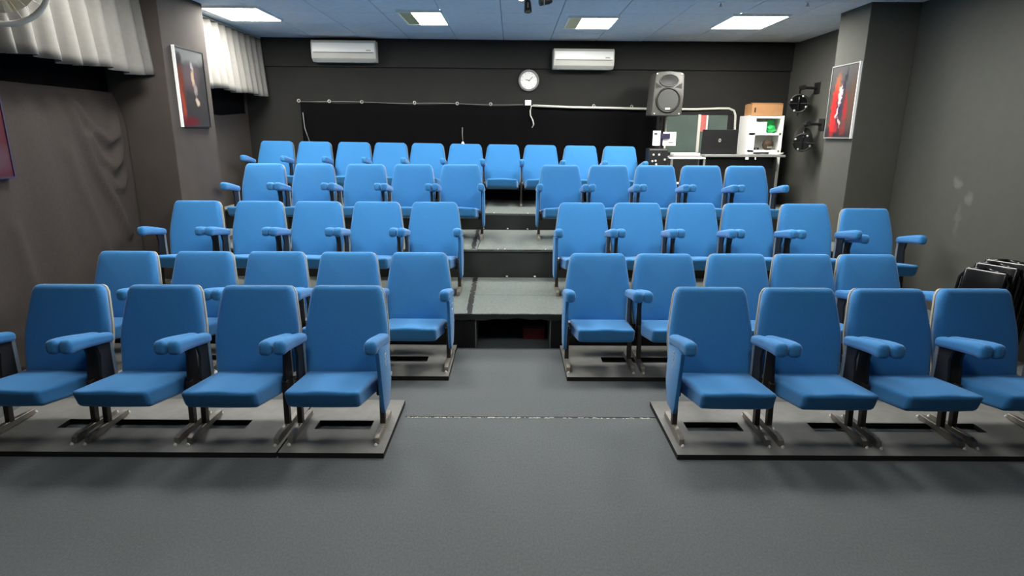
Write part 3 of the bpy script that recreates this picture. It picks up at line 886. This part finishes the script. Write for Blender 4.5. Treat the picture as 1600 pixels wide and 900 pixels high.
t = thing('stage_curtain', 'black cloth hung across the rear wall behind the last row', 'curtain', (0, 0, 0))
def bc(u, v):
    k = (2.02 - v)
    return yb(u) - 0.05 + 0.018 * math.sin(u * 17 + 1.2 * math.sin(u * 3)) * min(1, k + 0.3), 0.010 * math.sin(u * 6.1) * max(0, 1 - k) - 0.008 * u
cloth('curtain_cloth', 'blackcloth', bc, -2.84, 1.98, 0.8, 2.005, 240, 8, axis='x', parent=t)
bm = B(); tube(bm, [(x, yb(x) - 0.055, 2.018 - 0.0095 * x + 0.006 * math.sin(x * 5)) for x in [-2.86 + 0.2 * i for i in range(16)]], 0.0035, 6); obj('hanging_wire', bm, 'grey', t, smooth=True)
for x in (-2.85, -2.45, -2.02, -1.32, -0.75, -0.3, 1.1, 1.62):
    bm = B(); torus(bm, (x, yb(x) - 0.075, 2.022 - 0.0095 * x), 0.017, 0.006, (0.3, -1, 0), 16, 6); obj('curtain_ring', bm, 'silver', t, smooth=True)
bm = B(); tube(bm, [(-2.80, yb(-2.8) - 0.1, 1.9), (-2.79, yb(-2.8) - 0.1, 1.7), (-2.72, yb(-2.7) - 0.1, 1.45)], 0.006, 6)
tag(obj('grey_cable', bm, 'grey', None, smooth=True), 'thin grey cable hanging at the left edge of the black curtain', 'cable')
t = thing('clip_lamp', 'thin cord with a bright white tip on black curtain behind the back row', 'lamp', (-0.68, yb(-0.68) - 0.1, 1.50))
bm = B(); tube(bm, [(0, 0, 0.03), (-0.005, 0, 0.12), (-0.004, 0, 0.22)], 0.006, 6); obj('cord', bm, 'grey', t, smooth=True)
bm = B(); cyl(bm, (0, 0, -0.03), (0, 0, 0.03), 0.035, 0.012, 16); obj('shade', bm, 'white', t, smooth='auto')

# ------------------------------------------------------------------ dark window behind the sound desk
t = tag(link('window_1', None, None, (2.62, yb(2.62), 1.66), (0, 0, YAW)), 'dark glass window in the rear wall behind the desk', kind='structure')
qbox('pane', 'glass', t, -0.50, -0.06, -0.03, -0.012, -0.26, 0.25)
qbox('pane', 'glass', t, -0.02, 0.36, -0.03, -0.012, -0.26, 0.25)
qbox('mullion', 'offwhite', t, -0.06, -0.02, -0.045, 0.0, -0.26, 0.25, 0.004)
for a in ((-0.53, 0.44, 0.25, 0.31), (-0.53, 0.44, -0.32, -0.26), ):
    qbox('window_frame', 'black', t, a[0], a[1], -0.045, 0.0, a[2], a[3], 0.004)
for a in ((-0.53, -0.50), (0.36, 0.44)):
    qbox('window_frame', 'black', t, a[0], a[1], -0.045, 0.0, -0.26, 0.25, 0.004)
t2 = thing('painted_reflection', 'painted red and white poster reflection in the dark window above the laptop', 'reflection', (2.64, yb(2.64) - 0.035, 1.80), (0, 0, YAW))  # poster reflection in the glass, put in as flat coloured strips
qbox('red_band', 'pink', t2, -0.055, 0.04, -0.004, 0.0, -0.12, 0.10)
qbox('white_band', 'paper', t2, 0.04, 0.062, -0.004, 0.0, -0.12, 0.10)
qbox('top_band', 'darkred', t2, -0.055, 0.062, -0.005, 0.0, 0.10, 0.14)

# ------------------------------------------------------------------ speaker on its stand
D3 = lambda x: Z3 - ROW5_TILT * x
t = thing('loudspeaker', 'grey loudspeaker with horn and woofer on a stand by the curtain', 'speaker', (1.96, 7.9, 1.87), (0, 0, 0.03))
bm = B()
prism(bm, [(-0.195, 0.0), (0.165, 0.0), (0.185, 0.02), (0.195, 0.25), (0.19, 0.50), (0.14, 0.525), (0, 0.535), (-0.14, 0.525), (-0.17, 0.50), (-0.185, 0.25), (-0.20, 0.02)], 1, 0.0, 0.30)
bevel(bm, 0.008, 2); obj('cabinet', bm, 'speaker', t, smooth='auto')
bm = B()
for k in range(24):
    pass
torus(bm, (0, -0.004, 0.19), 0.145, 0.012, (0, -1, 0), 40, 8); obj('woofer_ring', bm, 'horn', t, smooth=True)
bm = B(); cyl(bm, (0, 0.0, 0.19), (0, -0.010, 0.19), 0.138, 0.128, 40); obj('woofer_grille', bm, 'speakercone', t, smooth='auto')
bm = B()
torus(bm, (0, -0.004, 0.425), 0.115, 0.010, (0, -1, 0), 40, 8, 1.0, 0.62); obj('horn_rim', bm, 'speaker', t, smooth=True)
bm = B()
prev = None
for i in range(5):
    s = 1 - 0.2 * i; y = -0.008 + 0.0 * i
    ring = [bm.verts.new((0.108 * s * math.cos(a), -0.006 + 0.001 * i, 0.425 + 0.067 * s * math.sin(a))) for a in [2 * math.pi * k / 32 for k in range(32)]]
    if prev:
        for k in range(32): bm.faces.new((prev[k], prev[(k + 1) % 32], ring[(k + 1) % 32], ring[k]))
    prev = ring
bm.faces.new(prev); obj('horn_throat', bm, 'horn', t, smooth=True)
for s in (-1, 1):
    bm = B(); prism(bm, [(s * 0.165, 0.33), (s * 0.165, 0.40), (s * 0.08, 0.345)], 1, -0.004, 0.002); obj('bass_port', bm, 'blackplastic', t)
qbox('badge', 'paper', t, -0.03, 0.03, -0.016, -0.009, 0.075, 0.095)
for x, z in ((-0.165, 0.025), (0.15, 0.025), (-0.155, 0.505), (0.155, 0.505)):
    bm = B(); cyl(bm, (x, 0.002, z), (x, -0.008, z), 0.009, seg=10); obj('corner_screw', bm, 'bolt', t)
t = thing('speaker_stand', 'black pole stand carrying the grey loudspeaker', 'stand', (1.94, 8.12, D3(1.94)))
bm = B(); cyl(bm, (0, 0, 0.25), (0, 0, 1.13), 0.018); obj('pole', bm, 'blackplastic', t, smooth='auto')
bm = B(); cyl(bm, (0, 0, 0.78), (0, 0, 0.90), 0.028); obj('collar', bm, 'purple', t, smooth='auto')
for k in range(3):
    a = 0.5 + k * 2.094
    bm = B(); tube(bm, [(0.02 * math.cos(a), 0.02 * math.sin(a), 0.42), (0.10 * math.cos(a), 0.10 * math.sin(a), 0.012)], 0.011, 8); obj('leg', bm, 'blackplastic', t)
bm = B(); tube(bm, [(0.075, 0.02, 0.55), (0.075, 0.02, 1.13)], 0.012, 8)
obj('cable_tube', bm, 'offwhite', t)

# sheets and rack by the stand
t = thing('paper_sheet', 'left white sheet fixed behind the speaker stand pole', 'paper', (1.835, 7.86, 1.50))
qbox('sheet', 'paper', t, -0.045, 0.05, 0, 0.004, 0.0, 0.185); qbox('print_block', 'blackplastic', t, -0.03, 0.01, -0.002, 0, 0.135, 0.155)
t = thing('paper_sheet', 'right white sheet fixed behind the speaker stand pole', 'paper', (2.01, 7.86, 1.50))
qbox('sheet', 'paper', t, -0.09, 0.075, 0, 0.004, 0.0, 0.17); qbox('print_block', 'grey', t, -0.02, 0.04, -0.002, 0, 0.03, 0.05)
qbox('clip', 'purple', t, -0.115, -0.005, -0.02, -0.003, 0.085, 0.15, 0.004)
t = thing('equipment_rack', 'black equipment rack with white knobs left of the desk', 'rack', (1.84, 7.72, D3(1.84)))
qbox('rack_case', 'blackplastic', t, -0.12, 0.12, 0.0, 0.20, 0.0, 0.735, 0.004)
qbox('panel_line', 'grey', t, -0.11, 0.11, -0.004, 0.0, 0.715, 0.725)
for x, z in ((-0.06, 0.66), (0.01, 0.66), (-0.07, 0.58), (-0.03, 0.585), (0.085, 0.60), (-0.02, 0.54)):
    bm = B(); cyl(bm, (x, 0, z), (x, -0.018, z), 0.014, 0.011, 12); obj('knob', bm, 'bolt', t, smooth='auto')

# ------------------------------------------------------------------ desk, laptop, shelf
t = thing('side_table', 'small table with a white top left of the laptop desk', 'table', (2.21, 7.80, D3(2.2)))
zt = 1.362 - D3(2.2)
qbox('table_top', 'white', t, -0.23, 0.22, -0.12, 0.18, zt - 0.022, zt, 0.003)
for x in (-0.20, 0.21):
    for y in (-0.10, 0.15):
        bm = B(); cyl(bm, (x, y, 0), (x, y, zt - 0.022), 0.014); obj('leg', bm, 'grey', t, smooth='auto')
qbox('cross_rail', 'white', t, -0.20, 0.21, -0.105, -0.095, 0.30, 0.325)
t = thing('paper_stack', 'flat stack of white paper lying on the small white table', 'paper', (2.21, 7.80, 1.3625))
qbox('stack', 'paper', t, -0.17, 0.16, -0.08, 0.12, 0.02, 0.05, 0.004)
qbox('folder', 'grey', t, -0.19, 0.18, -0.09, 0.13, 0.0, 0.0195, 0.003)
t = thing('desk', 'dark desk with grey top carrying the laptop before the window', 'desk', (2.97, 7.95, D3(2.97)))
zt = 1.393 - D3(2.97)
qbox('desk_top', 'grey', t, -0.52, 0.51, -0.16, 0.185, zt - 0.028, zt, 0.003)
qbox('modesty_panel', 'blackplastic', t, -0.49, 0.40, -0.06, -0.04, 0.12, zt - 0.03)
for x in (-0.50, 0.40):
    qbox('side_board', 'blackplastic', t, x - 0.012, x + 0.012, -0.14, 0.17, 0.0, zt - 0.029)
for x, w in ((0.0, 0.04), (0.12, 0.012)):
    qbox('label_tab', 'paper', t, x, x + w, -0.165, -0.159, zt - 0.06, zt - 0.03)
t = thing('laptop', 'open black laptop seen from behind with a white lid logo', 'laptop', (2.67, 7.96, 1.394))
qbox('keyboard_base', 'blackplastic', t, -0.23, 0.23, 0.0, 0.16, 0.0, 0.018, 0.003)
lid = qbox('lid', 'blackplastic', t, -0.23, 0.23, -0.012, 0.0, 0.0, 0.30, 0.004, loc=(0, 0, 0.012), rot=(0.12, 0, 0))
bm = B(); torus(bm, (0, -0.0135, 0.165), 0.019, 0.004, (0, -1, 0), 24, 6); bmesh.ops.scale(bm, vec=(0.8, 1, 1), verts=bm.verts); obj('lid_logo', bm, 'silver', lid, smooth=True)
bm = B(); tube(bm, [(-0.006, -0.0135, 0.178), (0.005, -0.0135, 0.17), (-0.005, -0.0135, 0.16), (0.006, -0.0135, 0.152)], 0.0035, 6); obj('lid_logo', bm, 'silver', lid)
bm = B(); cyl(bm, (-0.19, 0, 0.010), (0.19, 0, 0.010), 0.008); obj('hinge', bm, 'blackplastic', t)

t = thing('shelf_unit', 'white open shelf unit in the rear right corner', 'shelf', (3.335, 8.15, D3(3.33)))
h = 1.885 - D3(3.33)
qbox('side_board', 'white', t, -0.235, -0.215, 0, 0.32, 0, h, 0.002)
qbox('side_board', 'white', t, 0.215, 0.235, 0, 0.32, 0, h, 0.002)
qbox('back_board', 'white', t, -0.215, 0.215, 0.305, 0.32, 0, h)
for z in (h - 0.035, h - 0.25, h - 0.47, h - 0.72, h - 0.95, 0.02):
    qbox('shelf_board', 'white', t, -0.214, 0.214, 0.0, 0.304, z, z + 0.03, 0.002)
qbox('shelf_board', 'white', t, -0.214, -0.13, 0.0, 0.02, 0.0, h - 0.03); 
qbox('inner_upright', 'white', t, 0.19, 0.213, 0.0, 0.02, 0.0, h - 0.04)
def on_shelf(z): return D3(3.33) + h - z + 0.031
t = thing('paper_block', 'white block of paper on the upper white shelf', 'paper', (3.285, 8.22, on_shelf(0.25)))
qbox('block', 'paper', t, -0.075, 0.075, -0.04, 0.15, 0, 0.135, 0.003); qbox('cover', 'white', t, -0.078, 0.078, -0.043, 0.152, 0.1355, 0.14)
t = thing('plastic_bag', 'crumpled green plastic bag on the upper white shelf', 'bag', (3.445, 8.27, on_shelf(0.25)))
bm = B(); bmesh.ops.create_icosphere(bm, subdivisions=3, radius=0.06)
for v in bm.verts:
    k = 1 + 0.18 * math.sin(v.co.x * 90) * math.cos(v.co.z * 70 + v.co.y * 50)
    v.co = Vector((v.co.x * 1.15 * k, v.co.y * k, max(-0.055, v.co.z * 0.9 * k) + 0.055))
obj('bag_body', bm, 'green', t, smooth=True)
bm = B(); prism(bm, [(-0.05, 0.09), (0.065, 0.09), (0.072, 0.18), (0.0, 0.165), (-0.045, 0.18)], 1, 0.05, 0.056); obj('bag_flap', bm, 'green', t)
t = thing('round_pot', 'dark brown round pot on the second white shelf', 'pot', (3.42, 8.23, on_shelf(0.47)))
bm = B(); 
prof = [(0.035, 0), (0.06, 0.02), (0.072, 0.06), (0.066, 0.10), (0.045, 0.125)]
prev = None
for r, z in prof:
    ring = [bm.verts.new((r * math.cos(2 * math.pi * k / 20), r * math.sin(2 * math.pi * k / 20), z)) for k in range(20)]
    if prev:
        for k in range(20): bm.faces.new((prev[k], prev[(k + 1) % 20], ring[(k + 1) % 20], ring[k]))
    else: bm.faces.new(ring)
    prev = ring
bm.faces.new(prev)
obj('pot_body', bm, 'brown', t, smooth='auto')
qbox('pot_label', 'grey', t, -0.03, 0.03, -0.074, -0.06, 0.02, 0.045)
t = thing('small_tool', 'small black gadget on the second white shelf', 'gadget', (3.26, 8.2, on_shelf(0.47)), (0, 0, 0.3))
bm = B(); rbox(bm, 0.07, 0.035, 0.028, 0.010, 3, lambda x, y, z: (x, y, z + 0.0145)); obj('tool_body', bm, 'blackplastic', t, smooth=True)
bm = B(); cyl(bm, (-0.02, -0.018, 0.016), (-0.02, -0.024, 0.016), 0.007); obj('tool_button', bm, 'silver', t)
t = thing('cable_coil', 'white coiled cable lying on the desk end before the shelf', 'cable', (3.40, 7.93, 1.394))
bm = B(); torus(bm, (0, 0, 0.008), 0.07, 0.008, (0, 0, 1), 32, 8); torus(bm, (0.008, 0.003, 0.02), 0.065, 0.007, (0.05, 0, 1), 32, 8); obj('coil', bm, 'white', t, smooth=True)
bm = B(); tube(bm, [(0.07, 0, 0.012), (0.1, -0.02, 0.02), (0.075, -0.05, 0.012), (-0.1, -0.06, 0.008)], 0.007, 8); obj('loose_end', bm, 'white', t, smooth=True)
t = thing('red_can', 'small red can on a low white shelf behind the seats', 'can', (3.40, 8.2, on_shelf(0.95)))
bm = B(); cyl(bm, (0, 0, 0), (0, 0, 0.10), 0.035, seg=20); obj('can_body', bm, 'red', t, smooth='auto')
bm = B(); cyl(bm, (0, 0, 0.10), (0, 0, 0.112), 0.03, 0.026, seg=20); obj('can_lid', bm, 'silver', t, smooth='auto')
t = thing('cardboard_box', 'brown cardboard box on top of the white shelf', 'box', (3.345, 8.17, 1.886))
qbox('box_body', 'wood', t, -0.205, 0.20, 0, 0.26, 0, 0.145, 0.004)
for s, a in ((-1, 0.3), (1, 0.2)):
    qbox('box_flap', 'wood', t, -0.20, 0.195, -0.002, 0.09, 0, 0.004, loc=(0, 0.0 if s < 0 else 0.165, 0.15), rot=(0.12 if s < 0 else -0.1, 0, 0))
qbox('box_print', 'brown', t, -0.175, -0.155, -0.003, 0, 0.04, 0.10)

# ------------------------------------------------------------------ stage lanterns clamped on the right wall
def lantern(label, y, z, tilt):
    t = thing('stage_lantern', label, 'stage light', (XR, y, z)); t.scale = (1.35, 1.35, 1.35)
    bm = B(); tube(bm, [(0, 0, 0.08), (-0.13, 0.0, 0.085), (-0.14, 0.02, 0.085)], 0.013, 8); obj('wall_bar', bm, 'blackplastic', t)
    qbox('wall_plate', 'blackplastic', t, -0.012, 0.0, -0.05, 0.05, 0.03, 0.13, 0.003)
    c = Vector((-0.16, 0, -0.05))
    a = Vector((-0.35, -0.8, tilt)).normalized()
    bm = B(); cyl(bm, c - a * 0.10, c + a * 0.09, 0.075, 0.085, 24); cyl(bm, c - a * 0.15, c - a * 0.10, 0.045, 0.075, 24); bd = obj('lamp_body', bm, 'blackplastic', t, smooth='auto')
    bm = B(); cyl(bm, c + a * 0.089, c + a * 0.095, 0.07, seg=24); obj('lens', bm, 'lampglass', bd)
    bm = B(); torus(bm, c + a * 0.095, 0.078, 0.008, a, 28, 6); obj('lens_ring', bm, 'blackplastic', bd, smooth=True)
    bm = B(); torus(bm, c, 0.11, 0.007, (0.9, -0.4, 0.0), 28, 6); obj('yoke', bm, 'gloss', t, smooth=True)
    for k in range(4):
        w = a.orthogonal().normalized(); w.rotate(Matrix.Rotation(k * 1.57 + 0.4, 3, a))
        bm = B(); bmesh.ops.create_uvsphere(bm, u_segments=8, v_segments=6, radius=0.011)
        obj('lens_clip', bm, 'silver', bd, tuple(c + a * 0.098 + w * 0.07), smooth=True)
    bm = B(); cyl(bm, (-0.14, -0.03, 0.085), (-0.14, 0.03, 0.085), 0.022, seg=12); obj('clamp_knob', bm, 'blackplastic', t, smooth='auto')
    for s in (-1, 1):
        p0 = c + a * 0.09; w = Vector((0, 0, 1)).cross(a).normalized() * 0.10 * s
        bm = B(); tube(bm, [p0, p0 + w + a * 0.03], 0.006, 6); obj('barn_door_arm', bm, 'blackplastic', bd)
lantern('upper black stage lantern clamped to the wall in the rear right corner', 7.85, 2.10, -0.1)
lantern('lower black stage lantern clamped to the wall in the rear right corner', 7.62, 1.66, -0.3)

# ------------------------------------------------------------------ glossy black folded chairs leaning on the right wall
def folded(label, y, xt, h, lean, rz):
    t = thing('folded_chair', label, 'folded chair', (xt, y, 0.0), (0, lean, rz), 'black folded chairs at the right wall')
    def warp(x, y_, z):
        k = (z + h / 2) / h
        return (x + 0.02 * math.sin(k * 3), y_, z + h / 2 + 0.06)
    bm = B(); rbox(bm, 0.045, 0.28, h - 0.06, 0.02, 6, lambda x, y_, z: (x + 0.012 * math.cos(y_ * 7), y_, z + h / 2 + 0.03)); obj('padded_panel', bm, 'gloss', t, smooth=True)
    for s in (-1, 1):
        bm = B(); tube(bm, [(0.0, s * 0.155, 0.005), (0.0, s * 0.155, h - 0.08), (0.0, s * 0.115, h - 0.01), (0, 0, h + 0.005)], 0.011, 8); obj('frame_tube', bm, 'gloss', t, smooth=True)
    return t
folded('outermost glossy black folded chair leaning at the right wall', 4.26, 3.40, 0.69, 0.24, 0.55)
folded('second glossy black folded chair from the seats, leaning at right wall', 4.26, 3.47, 0.73, 0.24, 0.55)
folded('third glossy black folded chair from the seats, leaning at right wall', 4.26, 3.54, 0.755, 0.23, 0.55)
folded('glossy black folded chair nearest the right wall in the leaning stack', 4.26, 3.605, 0.745, 0.225, 0.55)
